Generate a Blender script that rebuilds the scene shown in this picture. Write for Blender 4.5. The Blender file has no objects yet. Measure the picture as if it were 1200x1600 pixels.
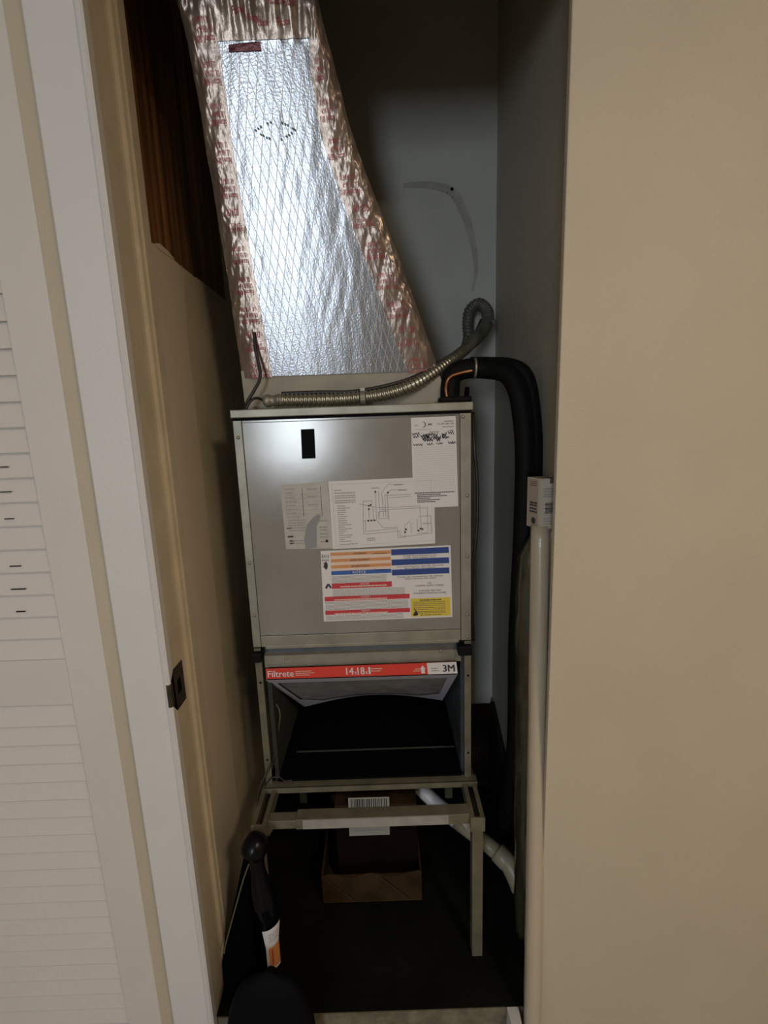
import bpy, bmesh, math, random
from mathutils import Vector, Matrix, noise
random.seed(7)
S = bpy.context.scene
COL = S.collection

# ------------------------------------------------------------------ camera
FPX, CAMH = 750.0, 1.31
PIT = math.atan(750/3900); ROL = math.radians(1.98)
sp_, cp_ = math.sin(PIT), math.cos(PIT)
Fw = Vector((0, cp_, -sp_)); R0 = Vector((1, 0, 0)); U0 = Vector((0, sp_, cp_))
Rv = math.cos(ROL)*R0 - math.sin(ROL)*U0
Uv = math.cos(ROL)*U0 + math.sin(ROL)*R0
cam_d = bpy.data.cameras.new('camera'); cam = bpy.data.objects.new('camera', cam_d); COL.objects.link(cam)
cam_d.sensor_fit = 'HORIZONTAL'; cam_d.sensor_width = 36; cam_d.lens = 36*FPX/1200
cam_d.clip_start = 0.02; cam_d.clip_end = 50
M = Matrix.Identity(4)
for i in range(3):
    M[i][0] = Rv[i]; M[i][1] = Uv[i]; M[i][2] = -Fw[i]
M[0][3], M[1][3], M[2][3] = 0, 0, CAMH
cam.matrix_world = M
S.camera = cam

# ------------------------------------------------------------------ world, exposure
w = bpy.data.worlds.new('world'); S.world = w; w.use_nodes = True
w.node_tree.nodes['Background'].inputs[0].default_value = (0.62, 0.74, 1.0, 1)
w.node_tree.nodes['Background'].inputs[1].default_value = 0.6
S.view_settings.view_transform = 'Standard'; S.view_settings.look = 'None'
S.view_settings.gamma = 1; S.view_settings.exposure = 0.0
S.view_settings.use_curve_mapping = False

def area(name, loc, target, sx, sy, power, color):
    l = bpy.data.lights.new(name, 'AREA'); l.shape = 'RECTANGLE'; l.size = sx; l.size_y = sy
    l.energy = power; l.color = color
    o = bpy.data.objects.new(name, l); COL.objects.link(o); o.location = loc
    d = Vector(target)-Vector(loc)
    o.rotation_euler = d.to_track_quat('-Z', 'Z').to_euler()
    return o
LX, LY = .98, -.95
# daylight through the hall window behind the photographer
area('window_daylight', (-0.95, -3.22, 1.42), (-0.95, 0, 1.42), 0.58, 1.10, 44, (0.76, 0.88, 1.0))
# the hall's warm ceiling lamp
area('ceiling_lamp_light', (LX, LY, 2.335), (LX, LY, 0), 0.34, 0.34, 24, (1.0, 0.84, 0.66))

# ------------------------------------------------------------------ helpers
def at(x, y, Y=None, X=None, Z=None):
    d = Fw + Rv*((x-600)/FPX) - Uv*((y-800)/FPX)
    if Y is not None: t = Y/d.y
    elif X is not None: t = X/d.x
    else: t = (Z-CAMH)/d.z
    return Vector((0, 0, CAMH)) + d*t

MATS = {}
def mat(name, color=(.5, .5, .5), rough=.6, metal=0.0, spec=.5, bump=0.0, bscale=40, var=0.0, vscale=6, col2=None,
        stretch=(1, 1, 1), aniso=0, coat=0, trans=0, alpha=1):
    if name in MATS: return MATS[name]
    m = bpy.data.materials.new(name); m.use_nodes = True; MATS[name] = m
    nt = m.node_tree; N = nt.nodes; L = nt.links
    b = N['Principled BSDF']
    b.inputs['Base Color'].default_value = (*color, 1); b.inputs['Roughness'].default_value = rough
    b.inputs['Metallic'].default_value = metal; b.inputs['Specular IOR Level'].default_value = spec
    b.inputs['Coat Weight'].default_value = coat; b.inputs['Anisotropic'].default_value = aniso
    b.inputs['Alpha'].default_value = alpha; b.inputs['Transmission Weight'].default_value = trans
    tc = N.new('ShaderNodeTexCoord'); mp = N.new('ShaderNodeMapping'); mp.inputs['Scale'].default_value = stretch
    L.new(tc.outputs['Object'], mp.inputs[0])
    if var > 0:
        n = N.new('ShaderNodeTexNoise'); n.inputs['Scale'].default_value = vscale; n.inputs['Detail'].default_value = 6
        L.new(mp.outputs[0], n.inputs['Vector'])
        r = N.new('ShaderNodeValToRGB'); r.color_ramp.elements[0].position = .35; r.color_ramp.elements[1].position = .68
        c2 = col2 or tuple(c*(1-var) for c in color)
        r.color_ramp.elements[0].color = (*c2, 1); r.color_ramp.elements[1].color = (*color, 1)
        L.new(n.outputs['Fac'], r.inputs[0]); L.new(r.outputs[0], b.inputs['Base Color'])
    if bump > 0:
        n2 = N.new('ShaderNodeTexNoise'); n2.inputs['Scale'].default_value = bscale; n2.inputs['Detail'].default_value = 4
        L.new(mp.outputs[0], n2.inputs['Vector'])
        bp = N.new('ShaderNodeBump'); bp.inputs['Strength'].default_value = bump; bp.inputs['Distance'].default_value = .004
        L.new(n2.outputs['Fac'], bp.inputs['Height']); L.new(bp.outputs[0], b.inputs['Normal'])
    return m

def obj(name, bm, m=None, parent=None, smooth=False, recalc=True):
    if recalc: bmesh.ops.recalc_face_normals(bm, faces=bm.faces)
    me = bpy.data.meshes.new(name); bm.to_mesh(me); bm.free()
    if m is not None:
        for k in (m if isinstance(m, (list, tuple)) else [m]): me.materials.append(k)
    if smooth:
        for p in me.polygons: p.use_smooth = True
    o = bpy.data.objects.new(name, me); COL.objects.link(o)
    if parent: o.parent = parent
    return o
def copy(o, loc, parent=None, rot=None):
    c = o.copy(); COL.objects.link(c); c.location = loc
    if rot: c.rotation_euler = rot
    c.parent = parent
    return c
def tag(o, label, cat, group=None):
    o['label'] = label; o['category'] = cat
    if group: o['group'] = group
    return o
def thing(name, label, cat, group=None):
    o = bpy.data.objects.new(name, None); COL.objects.link(o); o.empty_display_size = .1
    return tag(o, label, cat, group)
def struct(name, bm, m, parent=None, smooth=False):
    o = obj(name, bm, m, parent, smooth)
    if not parent: o['kind'] = 'structure'
    return o
def NB(): return bmesh.new()
def box(bm, x0, x1, y0, y1, z0, z1, bev=0, mi=0):
    vs = [bm.verts.new((x, y, z)) for x in (x0, x1) for y in (y0, y1) for z in (z0, z1)]
    fs = [bm.faces.new([vs[i] for i in q]) for q in ((0, 1, 3, 2), (4, 6, 7, 5), (0, 4, 5, 1), (2, 3, 7, 6), (0, 2, 6, 4), (1, 5, 7, 3))]
    for f in fs: f.material_index = mi
    if bev > 0:
        es = list({e for f in fs for e in f.edges})
        bmesh.ops.bevel(bm, geom=es, offset=bev, segments=2, affect='EDGES', profile=.5)
    return bm
def B(*a, **k): return box(NB(), *a, **k)
def prism(bm, pts, axis, a, b, mi=0):
    """extrude 2-D polygon along an axis ('x','y','z')"""
    def P(p, t):
        return {'x': (t, p[0], p[1]), 'y': (p[0], t, p[1]), 'z': (p[0], p[1], t)}[axis]
    v0 = [bm.verts.new(P(p, a)) for p in pts]; v1 = [bm.verts.new(P(p, b)) for p in pts]
    n = len(pts)
    fs = [bm.faces.new(v0), bm.faces.new(v1[::-1])]
    for i in range(n): fs.append(bm.faces.new((v0[i], v0[(i+1) % n], v1[(i+1) % n], v1[i])))
    for f in fs: f.material_index = mi
    return bm
def smooth_path(pts, n=12):
    P = [Vector(p) for p in pts]; out = []
    for i in range(len(P)-1):
        p0 = P[max(i-1, 0)]; p1 = P[i]; p2 = P[i+1]; p3 = P[min(i+2, len(P)-1)]
        for k in range(n):
            t = k/n
            out.append(.5*((2*p1)+(-p0+p2)*t+(2*p0-5*p1+4*p2-p3)*t*t+(-p0+3*p1-3*p2+p3)*t**3))
    out.append(P[-1]); return out
def tube(bm, path, rad, seg=12, cap=True, mi=0):
    """rad: number or function of arc length and index"""
    s = 0; rings = []; up = Vector((0, 0, 1)); prev = None
    for i, p in enumerate(path):
        if i: s += (p-path[i-1]).length
        t = (path[min(i+1, len(path)-1)]-path[max(i-1, 0)]).normalized()
        if prev is None:
            a = t.cross(up); a = a if a.length > .05 else t.cross(Vector((0, 1, 0)))
        else: a = prev - t*prev.dot(t)
        a.normalize(); prev = a; b = t.cross(a)
        r = rad(s, i) if callable(rad) else rad
        rings.append([bm.verts.new(p+(a*math.cos(2*math.pi*k/seg)+b*math.sin(2*math.pi*k/seg))*r) for k in range(seg)])
    for A, C_ in zip(rings, rings[1:]):
        for k in range(seg):
            f = bm.faces.new((A[k], A[(k+1) % seg], C_[(k+1) % seg], C_[k])); f.material_index = mi
    if cap: bm.faces.new(rings[0][::-1]); bm.faces.new(rings[-1])
    return bm
def lathe(bm, prof, origin, axis=(0, 0, 1), seg=16, mi=0):
    ax = Vector(axis).normalized(); a = ax.orthogonal().normalized(); b = ax.cross(a); o = Vector(origin); rings = []
    for h, r in prof:
        rings.append([bm.verts.new(o+ax*h+(a*math.cos(2*math.pi*k/seg)+b*math.sin(2*math.pi*k/seg))*max(r, 1e-4)) for k in range(seg)])
    for A, C_ in zip(rings, rings[1:]):
        for k in range(seg):
            f = bm.faces.new((A[k], A[(k+1) % seg], C_[(k+1) % seg], C_[k])); f.material_index = mi
    bm.faces.new(rings[0][::-1]); bm.faces.new(rings[-1])
    return bm
# text: built-in font, triangulated, cached; verts in em-ish units (x from 0 to width, y baseline 0)
_T = {}
def glyphs(s):
    if s in _T: return _T[s]
    c = bpy.data.curves.new('t', 'FONT'); c.body = s; c.size = 1; c.resolution_u = 2
    o = bpy.data.objects.new('t', c); COL.objects.link(o)
    dg = bpy.context.evaluated_depsgraph_get()
    me = bpy.data.meshes.new_from_object(o.evaluated_get(dg))
    vs = [(v.co.x, v.co.y) for v in me.vertices]; fs = [tuple(p.vertices) for p in me.polygons]
    bpy.data.objects.remove(o); bpy.data.curves.remove(c); bpy.data.meshes.remove(me)
    xs = [v[0] for v in vs] or [0, 1]
    _T[s] = (vs, fs, min(xs), max(xs)); return _T[s]
class Sheet:
    """a flat print laid out in (u,v), u to the right, v down, mapped to a surface"""
    def __init__(self, fmap): self.f = fmap; self.bm = NB(); self.m = []
    def mi(self, m):
        if m not in self.m: self.m.append(m)
        return self.m.index(m)
    def quad(self, u0, v0, u1, v1, m, lay=1, nu=1, nv=1):
        for i in range(nu):
            for j in range(nv):
                a = u0+(u1-u0)*i/nu; b = u0+(u1-u0)*(i+1)/nu; c = v0+(v1-v0)*j/nv; d = v0+(v1-v0)*(j+1)/nv
                vs = [self.bm.verts.new(self.f(u, v, lay)) for u, v in ((a, d), (b, d), (b, c), (a, c))]
                self.bm.faces.new(vs).material_index = self.mi(m)
    def poly(self, pts, m, lay=1):
        vs = [self.bm.verts.new(self.f(u, v, lay)) for u, v in pts]
        self.bm.faces.new(vs).material_index = self.mi(m)
    def line(self, pts, wd, m, lay=1, asp=1.0):
        for (a, b), (c, d) in zip(pts, pts[1:]):
            dx, dy = c-a, (d-b)*asp; l = math.hypot(dx, dy) or 1; nx, ny = -dy/l*wd/2, dx/l*wd/2/asp
            self.poly([(a+nx, b+ny), (a-nx, b-ny), (c-nx, d-ny), (c+nx, d+ny)], m, lay)
    def text(self, s, u, v, h, m, lay=2, wid=None, asp=1.0, flip=False, align='l', bold=0.0):
        """u,v baseline start; h cap-ish height in v units; asp = (v metres)/(u metres); wid forces the width in u"""
        vs, fs, x0, x1 = glyphs(s)
        sc = h/.7; sx = sc*asp
        if wid: sx = wid/(x1-x0)
        W = (x1-x0)*sx
        off = {'l': 0, 'c': -W/2, 'r': -W}[align]
        for k_, rep in enumerate(((0, 0),) if not bold else ((0, 0), (bold, 0), (0, bold), (bold, bold))):
            nv = []
            for x, y in vs:
                du = (x-x0)*sx+rep[0]; dv = -y*sc+rep[1]
                if flip: du = W-du; dv = -dv-h
                nv.append(self.bm.verts.new(self.f(u+off+du, v+dv, lay+.12*k_)))
            for q in fs:
                try: self.bm.faces.new([nv[i] for i in q]).material_index = self.mi(m)
                except ValueError: pass
    def blob(self, u0, u1, v, h, m, lay=1, dens=.75, wmin=.01, wmax=.04):
        """a row of micro print too small to read"""
        u = u0
        while u < u1:
            L = random.uniform(wmin, wmax); L = min(L, u1-u)
            self.quad(u, v, u+L*dens, v+h, m, lay); u += L
    def done(self, name, parent=None):
        return obj(name, self.bm, self.m, parent, recalc=False)

# ------------------------------------------------------------------ materials
beige = mat('beige_wall_paint', (.52, .44, .325), .55, bump=.25, bscale=160, var=.06, vscale=5)
inbeige = mat('closet_wall_paint', (.58, .49, .335), .6, bump=.35, bscale=90, var=.18, vscale=7)
backp = mat('closet_back_wall_paint', (.44, .43, .38), .6, bump=.35, bscale=60, var=.12, vscale=4)
rightp = mat('closet_right_wall_paint', (.42, .385, .32), .55, bump=.3, bscale=70, var=.12, vscale=5)
plaster = mat('smooth_patch_plaster', (.64, .54, .41), .5, bump=.15, bscale=120, var=.05)
white = mat('white_semi_gloss_paint', (.67, .64, .62), .38, bump=.12, bscale=110, var=.03)
doorwhite = mat('door_white_paint', (.66, .60, .55), .45, bump=.12, bscale=110, var=.04)
jambp = mat('jamb_tan_paint', (.62, .525, .38), .45, bump=.3, bscale=60, var=.12, vscale=14)
ceilm = mat('ceiling_paint', (.62, .58, .50), .8, bump=.3, bscale=120)
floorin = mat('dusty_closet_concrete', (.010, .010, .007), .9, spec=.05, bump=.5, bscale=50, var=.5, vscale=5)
floorout = mat('hall_floor_stone', (.34, .29, .21), .6, bump=.3, bscale=60, var=.2, vscale=20)
galv = mat('galvanised_cabinet', (.29, .27, .24), .19, metal=.20, bump=.02, bscale=30, var=.16, vscale=9)
galvd = mat('galvanised_dusty', (.34, .315, .25), .45, metal=.55, bump=.12, bscale=60, var=.25, vscale=18)
grey = mat('dusty_collar_board', (.40, .36, .28), .75, bump=.2, bscale=80, var=.2, vscale=12)
black = mat('matte_black', (.004, .004, .005), .7, spec=.06)
liner = mat('black_duct_liner', (.004, .0042, .005), .95, spec=0, bump=.5, bscale=90)
rubber = mat('black_foam_rubber', (.005, .0048, .0045), .65, spec=.14, bump=.4, bscale=40)
standm = mat('beige_painted_angle_iron', (.19, .17, .115), .5, metal=.25, bump=.3, bscale=70, var=.3, vscale=25)
whitem = mat('scuffed_light_grey_steel', (.38, .35, .32), .45, metal=.2, var=.2, vscale=30)
paper = mat('white_paper', (.68, .64, .62), .6)
paper2 = mat('worn_grey_paper', (.47, .44, .39), .6, var=.1, vscale=60)
ink = mat('black_ink', (.03, .025, .03), .6)
inkg = mat('grey_ink', (.30, .29, .28), .6)
inkl = mat('pale_grey_ink', (.50, .48, .48), .6)
orange = mat('orange_ink', (.62, .27, .10), .6)
peach = mat('peach_ink', (.72, .55, .44), .6)
blue = mat('navy_ink', (.02, .05, .22), .6)
blue2 = mat('blue_ink', (.03, .10, .36), .6)
red = mat('red_ink', (.52, .035, .045), .6)
redf = mat('red_carton_print', (.66, .045, .025), .5)
yellow = mat('yellow_ink', (.66, .50, .05), .6)
silverink = mat('silver_scratched', (.25, .245, .25), .7, metal=0)
copper = mat('tarnished_copper', (.55, .22, .10), .35, metal=.9, var=.5, vscale=60)
pvc = mat('old_white_pvc', (.38, .34, .23), .4, var=.15, vscale=20)
pvcw = mat('clean_white_pvc', (.62, .62, .64), .35)
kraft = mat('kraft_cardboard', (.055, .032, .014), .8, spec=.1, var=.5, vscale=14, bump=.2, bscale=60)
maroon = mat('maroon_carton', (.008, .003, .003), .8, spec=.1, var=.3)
brass = mat('tarnished_strike_metal', (.10, .085, .06), .45, metal=.7, var=.4, vscale=60, bump=.3, bscale=120)
gloss = mat('glossy_black_plastic', (.0035, .0035, .0045), .26, spec=.16)
cable = mat('dark_cable_jacket', (.025, .018, .016), .45)
steel = mat('flex_conduit_steel', (.50, .47, .38), .32, metal=.9, var=.25, vscale=60)
dull = mat('dull_dusty_conduit', (.16, .16, .12), .6, metal=.5, var=.3, vscale=50)
wrapm = mat('white_tube_in_plastic', (.50, .415, .305), .3, coat=.4, bump=.5, bscale=35, stretch=(1, 1, .25), var=.08)
bagm = mat('dark_clear_plastic_bag', (.055, .052, .032), .22, coat=.7, bump=.9, bscale=45, stretch=(1, 1, .4), var=.6, vscale=30)
brown = mat('brown_print', (.16, .10, .07), .6)

# wood panel
wood = bpy.data.materials.new('dark_stained_plywood'); wood.use_nodes = True
nt = wood.node_tree; b = nt.nodes['Principled BSDF']; b.inputs['Roughness'].default_value = .55
tc = nt.nodes.new('ShaderNodeTexCoord'); mp = nt.nodes.new('ShaderNodeMapping'); mp.inputs['Scale'].default_value = (30, 30, 1.3)
n = nt.nodes.new('ShaderNodeTexNoise'); n.inputs['Scale'].default_value = 1.4; n.inputs['Detail'].default_value = 8
r = nt.nodes.new('ShaderNodeValToRGB'); r.color_ramp.elements[0].position = .34; r.color_ramp.elements[1].position = .7
r.color_ramp.elements[0].color = (.07, .026, .009, 1); r.color_ramp.elements[1].color = (.42, .19, .06, 1)
nt.links.new(tc.outputs['Object'], mp.inputs[0]); nt.links.new(mp.outputs[0], n.inputs['Vector'])
nt.links.new(n.outputs['Fac'], r.inputs[0]); nt.links.new(r.outputs[0], b.inputs['Base Color'])

# foil duct facing with diamond reinforcing threads (UV in metres)
foil = bpy.data.materials.new('scrim_foil_facing'); foil.use_nodes = True
nt = foil.node_tree; N = nt.nodes; L = nt.links; b = N['Principled BSDF']
b.inputs['Metallic'].default_value = .48
uv = N.new('ShaderNodeUVMap'); uv.uv_map = 'UVMap'; sx = N.new('ShaderNodeSeparateXYZ'); L.new(uv.outputs[0], sx.inputs[0])
def mth(op, a, b_=None, clamp=False):
    q = N.new('ShaderNodeMath'); q.operation = op; q.use_clamp = clamp
    for i, v in enumerate((a, b_)):
        if v is None: continue
        if isinstance(v, (int, float)): q.inputs[i].default_value = v
        else: L.new(v, q.inputs[i])
    return q.outputs[0]
ux = mth('DIVIDE', sx.outputs[0], .0165); vz = mth('DIVIDE', sx.outputs[1], .054)
def thread(e): return mth('LESS_THAN', mth('ABSOLUTE', mth('SUBTRACT', mth('FRACT', e), .5)), .042)
th = mth('MAXIMUM', thread(mth('ADD', ux, vz)), thread(mth('SUBTRACT', ux, vz)))
nz = N.new('ShaderNodeTexNoise'); nz.inputs['Scale'].default_value = 14; nz.inputs['Detail'].default_value = 5
mp = N.new('ShaderNodeMapping'); mp.inputs['Scale'].default_value = (2.2, .5, 1); L.new(uv.outputs[0], mp.inputs[0]); L.new(mp.outputs[0], nz.inputs['Vector'])
nz2 = N.new('ShaderNodeTexNoise'); nz2.inputs['Scale'].default_value = 260; L.new(uv.outputs[0], nz2.inputs['Vector'])
hgt = mth('ADD', mth('MULTIPLY', nz.outputs['Fac'], .5), mth('ADD', mth('MULTIPLY', th, .16), mth('MULTIPLY', nz2.outputs['Fac'], .12)))
bp = N.new('ShaderNodeBump'); bp.inputs['Strength'].default_value = .5; bp.inputs['Distance'].default_value = .004
L.new(hgt, bp.inputs['Height']); L.new(bp.outputs[0], b.inputs['Normal'])
mx = N.new('ShaderNodeMix'); mx.data_type = 'RGBA'; L.new(th, mx.inputs[0])
mx.inputs[6].default_value = (.235, .235, .245, 1); mx.inputs[7].default_value = (.36, .32, .27, 1)
L.new(mx.outputs[2], b.inputs['Base Color'])
L.new(mth('ADD', mth('MULTIPLY', th, .2), .20), b.inputs['Roughness'])
# printed foil tape
tape = mat('crumpled_foil_tape', (.27, .205, .155), .25, metal=.42, bump=.4, bscale=55, stretch=(1, 1, .45), var=.22, vscale=22, col2=(.19, .135, .105))
tapered = mat('tape_red_print', (.36, .045, .05), .45, metal=.3)

# ------------------------------------------------------------------ setting
YF, YI, YB = .85, .96, 1.545       # hall face of the front wall, its closet face, closet back wall
XL, XR = -.424, .36
EDGE = .309
ZC = 2.44; ZH = 2.06
HF = -.12   # the hall floor lies a step below the closet floor
struct('floor', B(-1.9, 1.5, -3.2, .86, HF-.05, HF), floorout)
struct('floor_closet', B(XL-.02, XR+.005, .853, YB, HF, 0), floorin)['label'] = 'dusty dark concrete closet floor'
struct('ceiling', B(-1.9, 1.5, -3.2, YB+.1, ZC, ZC+.05), ceilm)
bm = NB(); box(bm, -1.9, -1.0155, YF, YI, HF, ZC); box(bm, -.5415, XL-.012, YF, YI, HF, ZC); box(bm, -1.0155, -.5415, YF, YI, 2.075, ZC)
struct('wall_front_left', bm, beige)
bm = NB(); box(bm, EDGE, 1.5, YF, YF+.014, HF, ZC, bev=.002); box(bm, XR+.0505, 1.5, YF+.014, YI, HF, ZC); struct('wall_front_right', bm, beige)
struct('wall_front_header', B(XL-.012, EDGE, YF, .90, ZH, ZC), beige)
struct('wall_front_riser', B(XL-.012, EDGE, .8505, .8528, HF, -.002), mat('dirty_riser', (.20, .175, .115), .75, bump=.6, bscale=60, var=.45, vscale=30))
struct('wall_hall_left', B(-1.95, -1.9, -3.2, YI, HF, ZC), beige)
struct('wall_hall_right', B(1.5, 1.55, -3.2, YI, HF, ZC), beige)
bm = NB()
box(bm, -1.9, -1.26, -3.25, -3.2, HF, ZC); box(bm, -.64, 1.5, -3.25, -3.2, HF, ZC)
box(bm, -1.26, -.64, -3.25, -3.2, HF, .85); box(bm, -1.26, -.64, -3.25, -3.2, 1.99, ZC)
struct('wall_hall_rear', bm, beige)
bm = NB()
for a in ((-1.26, -1.235, .85, 1.99), (-.665, -.64, .85, 1.99), (-1.235, -.665, .85, .88), (-1.235, -.665, 1.96, 1.99), (-1.235, -.665, 1.41, 1.43)):
    box(bm, a[0], a[1], -3.215, -3.185, a[2], a[3])
struct('window_1', bm, white)
wb = struct('wall_back', B(XL-.1, XR+.1, YB, YB+.05, 0, ZC), backp)
struct('wall_right', B(XR, XR+.05, YF+.014, YB, 0, ZC), rightp)

# left closet wall: drywall below, torn away above to show plywood
zt = 1.654
bm = NB(); N_ = 26; prev = None
top = []
for i in range(N_+1):
    y = YI+(YB-YI)*i/N_
    top.append((y, zt+.0035*noise.noise(Vector((y*22, 3, 0)))+(.003*noise.noise(Vector((y*90, 0, 0))))))
prism(bm, [(YI, 0)]+[(YB, 0)]+top[::-1], 'x', XL-.014, XL)
wl = struct('wall_left', bm, inbeige)
bm = NB()
pp = [(YI+.006, 0), (1.122, 0), (1.124, .86), (1.122, 1.30), (1.118, 1.50), (1.128, 1.60), (1.137, 1.645)]
pp += [(1.10, 1.652), (1.06, 1.6545), (1.03, 1.6525), (1.0, 1.654), (YI+.006, 1.649)]
prism(bm, pp, 'x', XL-.001, XL+.0035)
obj('plaster_patch', bm, plaster, wl)
bm = NB(); prism(bm, [(1.0, 1.6555), (1.02, 1.662), (1.06, 1.660), (1.09, 1.654), (1.05, 1.6505), (1.01, 1.6505)], 'x', XL-.003, XL+.005)
obj('torn_paper_edge', bm, plaster, wl)
struct('wall_left_plywood', B(XL-.05, XL-.032, YI-.002, YB, 0, ZC), wood)['label'] = 'dark stained plywood seen above the broken drywall'
# stain, nail and bits on the back wall
bm = NB()
pts = [at(*q, Y=YB-.0008) for q in ((630, 290), (668, 289), (706, 300), (726, 335), (738, 375), (744, 420), (738, 455))]
path = smooth_path(pts, 6)
for i in range(len(path)-1):
    a, c = path[i], path[i+1]; d = (c-a).normalized(); nn = Vector((-d.z, 0, d.x))
    w0 = .004+.008*math.sin(math.pi*min(1, i/(len(path)-1)+.1))
    bm.faces.new([bm.verts.new(p) for p in (a-nn*w0, a+nn*w0, c+nn*w0, c-nn*w0)])
obj('old_cable_mark', bm, mat('wall_scar', (.36, .345, .295), .7, var=.2, vscale=30), wb)
bm = NB(); p = at(706, 296, Y=YB); lathe(bm, [(0, .004), (.004, .0045), (.006, .003)], (p.x, YB, p.z), (0, -1, 0), 10)
obj('nail', bm, black, wb)

# door casing and jamb
bm = NB()
prism(bm, [(-.507, .85), (-.507, .8375), (-.504, .835), (-.430, .835), (-.4285, .8375), (-.4265, .8375), (-.4245, .833), (-.4195, .8315), (-.416, .8345), (-.416, .85)], 'z', HF, ZH+.09)
struct('trim_1', bm, white, smooth=False)
bm = NB()
prism(bm, [(-.436, .8485), (-.418, .8485), (-.418, .905), (-.4165, .911), (-.4110, .9155), (-.4095, .922), (-.412, .928), (-.4150, .931), (-.4150, .936), (-.4115, .939), (-.4115, .9655), (-.436, .9655)], 'z', HF, ZH)
struct('trim_2', bm, jambp)
# head jamb
struct('trim_3', B(-.418, EDGE, YF, .905, ZH-.018, ZH), jambp)
# strike plate (latch keeper)
sp = thing('strike_plate', 'dark tarnished metal strike plate let into the tan door jamb', 'strike plate')
bm = NB()
def spl(y0, y1, z0, z1): return [(y0, z0), (y1, z0), (y1, z1), (y0, z1)]
# a lipped plate with a rectangular hole, made of frame pieces
hy0, hy1, hz0, hz1 = .862, .880, .805, .835
out = [(.838, .794), (.850, .778), (.893, .778), (.893, .862), (.850, .862), (.838, .846)]
for a in (spl(.838, hy0, .793, .847), spl(hy1, .893, .778, .862), spl(hy0, hy1, .778, hz0), spl(hy0, hy1, hz1, .862)):
    prism(bm, a, 'x', -.4185, -.4160)
prism(bm, [(.850, .778), (hy0, .778), (hy0, .793), (.838, .793)], 'x', -.4185, -.4160)
prism(bm, [(.838, .847), (hy0, .847), (hy0, .862), (.850, .862)], 'x', -.4185, -.4160)
prism(bm, [(-.4150, .842), (-.4150, .8333), (-.4187, .8298), (-.4228, .8305), (-.4228, .8315), (-.4192, .8312), (-.4162, .8345), (-.4166, .842)], 'z', .797, .843)
obj('plate', bm, brass, sp)
obj('latch_hole', B(-.4190, -.4170, hy0, hy1, hz0, hz1), black, sp)
for z in (.787, .853):
    bm = NB(); lathe(bm, [(0, .0048), (.0012, .0045), (.0018, .002)], (-.4162, .872, z), (1, 0, 0), 12)
    obj('screw', bm, brass, sp)

sp.location.z = -.012
# louvered door folded back against the wall
dr = bpy.data.objects.new('door_1', None); COL.objects.link(dr); dr['kind'] = 'structure'
DX1 = -.5422; DX0 = -1.015; SW = .0765; DY0, DY1 = .851, .882
obj('stile', B(DX1-SW, DX1, DY0, DY1, HF+.012, 2.07, bev=.0018), doorwhite, dr)
obj('stile', B(DX0, DX0+SW, DY0, DY1, HF+.012, 2.07, bev=.0018), doorwhite, dr)
for z0, z1 in ((.787, .881), (1.98, 2.07), (HF+.012, HF+.10)):
    obj('rail', B(DX0+SW, DX1-SW, DY0+.0008, DY1, z0, z1), doorwhite, dr)
bm = NB()
prism(bm, [(.8560, -.0250), (.8595, -.0255), (.8705, .0240), (.8685, .0275), (.8665, .0272), (.8555, -.0230)], 'x', DX0+SW-.003, DX1-SW+.003)
slat = obj('louver_slat', bm, doorwhite, dr)
zs = []
z = .9035
while z < 1.965: zs.append(z); z += .0440
z = .762
while z > HF+.12: zs.append(z); z -= .0418
slat.location = (0, 0, zs[0])
for z in zs[1:]: copy(slat, (0, 0, z), dr)

for x0, x1, yy in ((0, 12, 730), (0, 17, 769), (10, 21, 811), (18, 32, 885), (20, 40, 921), (28, 39, 956)):
    a = at(x0, yy, Y=.8545); c = at(x1, yy, Y=.8545)
    obj('slat_gap_shade', B(a.x-.004, c.x, .8545, .8565, a.z-.0008, a.z+.0008), black, dr)  # black slivers standing in for the shade in the gaps between slats
# hall ceiling lamp (outside the frame, lights the hall)
lamp = thing('ceiling_lamp', 'round white glass ceiling lamp in the hall behind the camera', 'lamp')
bm = NB(); lathe(bm, [(0, .16), (.015, .165), (.03, .16)], (LX, LY, ZC-.03), (0, 0, 1), 32); obj('lamp_base', bm, white, lamp)
glow = bpy.data.materials.new('lamp_glass'); glow.use_nodes = True
e = glow.node_tree.nodes['Principled BSDF']; e.inputs['Emission Color'].default_value = (1, .80, .55, 1); e.inputs['Emission Strength'].default_value = 3
bm = NB(); lathe(bm, [(0, .04), (.02, .09), (.045, .13), (.07, .15)], (LX, LY, ZC-.10), (0, 0, 1), 32); obj('lamp_shade', bm, glow, lamp, True)

# ------------------------------------------------------------------ air handler
FX0, FX1, FY, FZ0, FZ1 = -.326, .199, 1.077, .782, 1.320
ah = thing('air_handler', 'galvanised sheet metal air handler cabinet on the beige steel stand', 'air handler')
bm = NB()
box(bm, FX0, FX1, FY+.004, 1.50, FZ0, FZ1)
obj('cabinet', bm, galv, ah)
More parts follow.
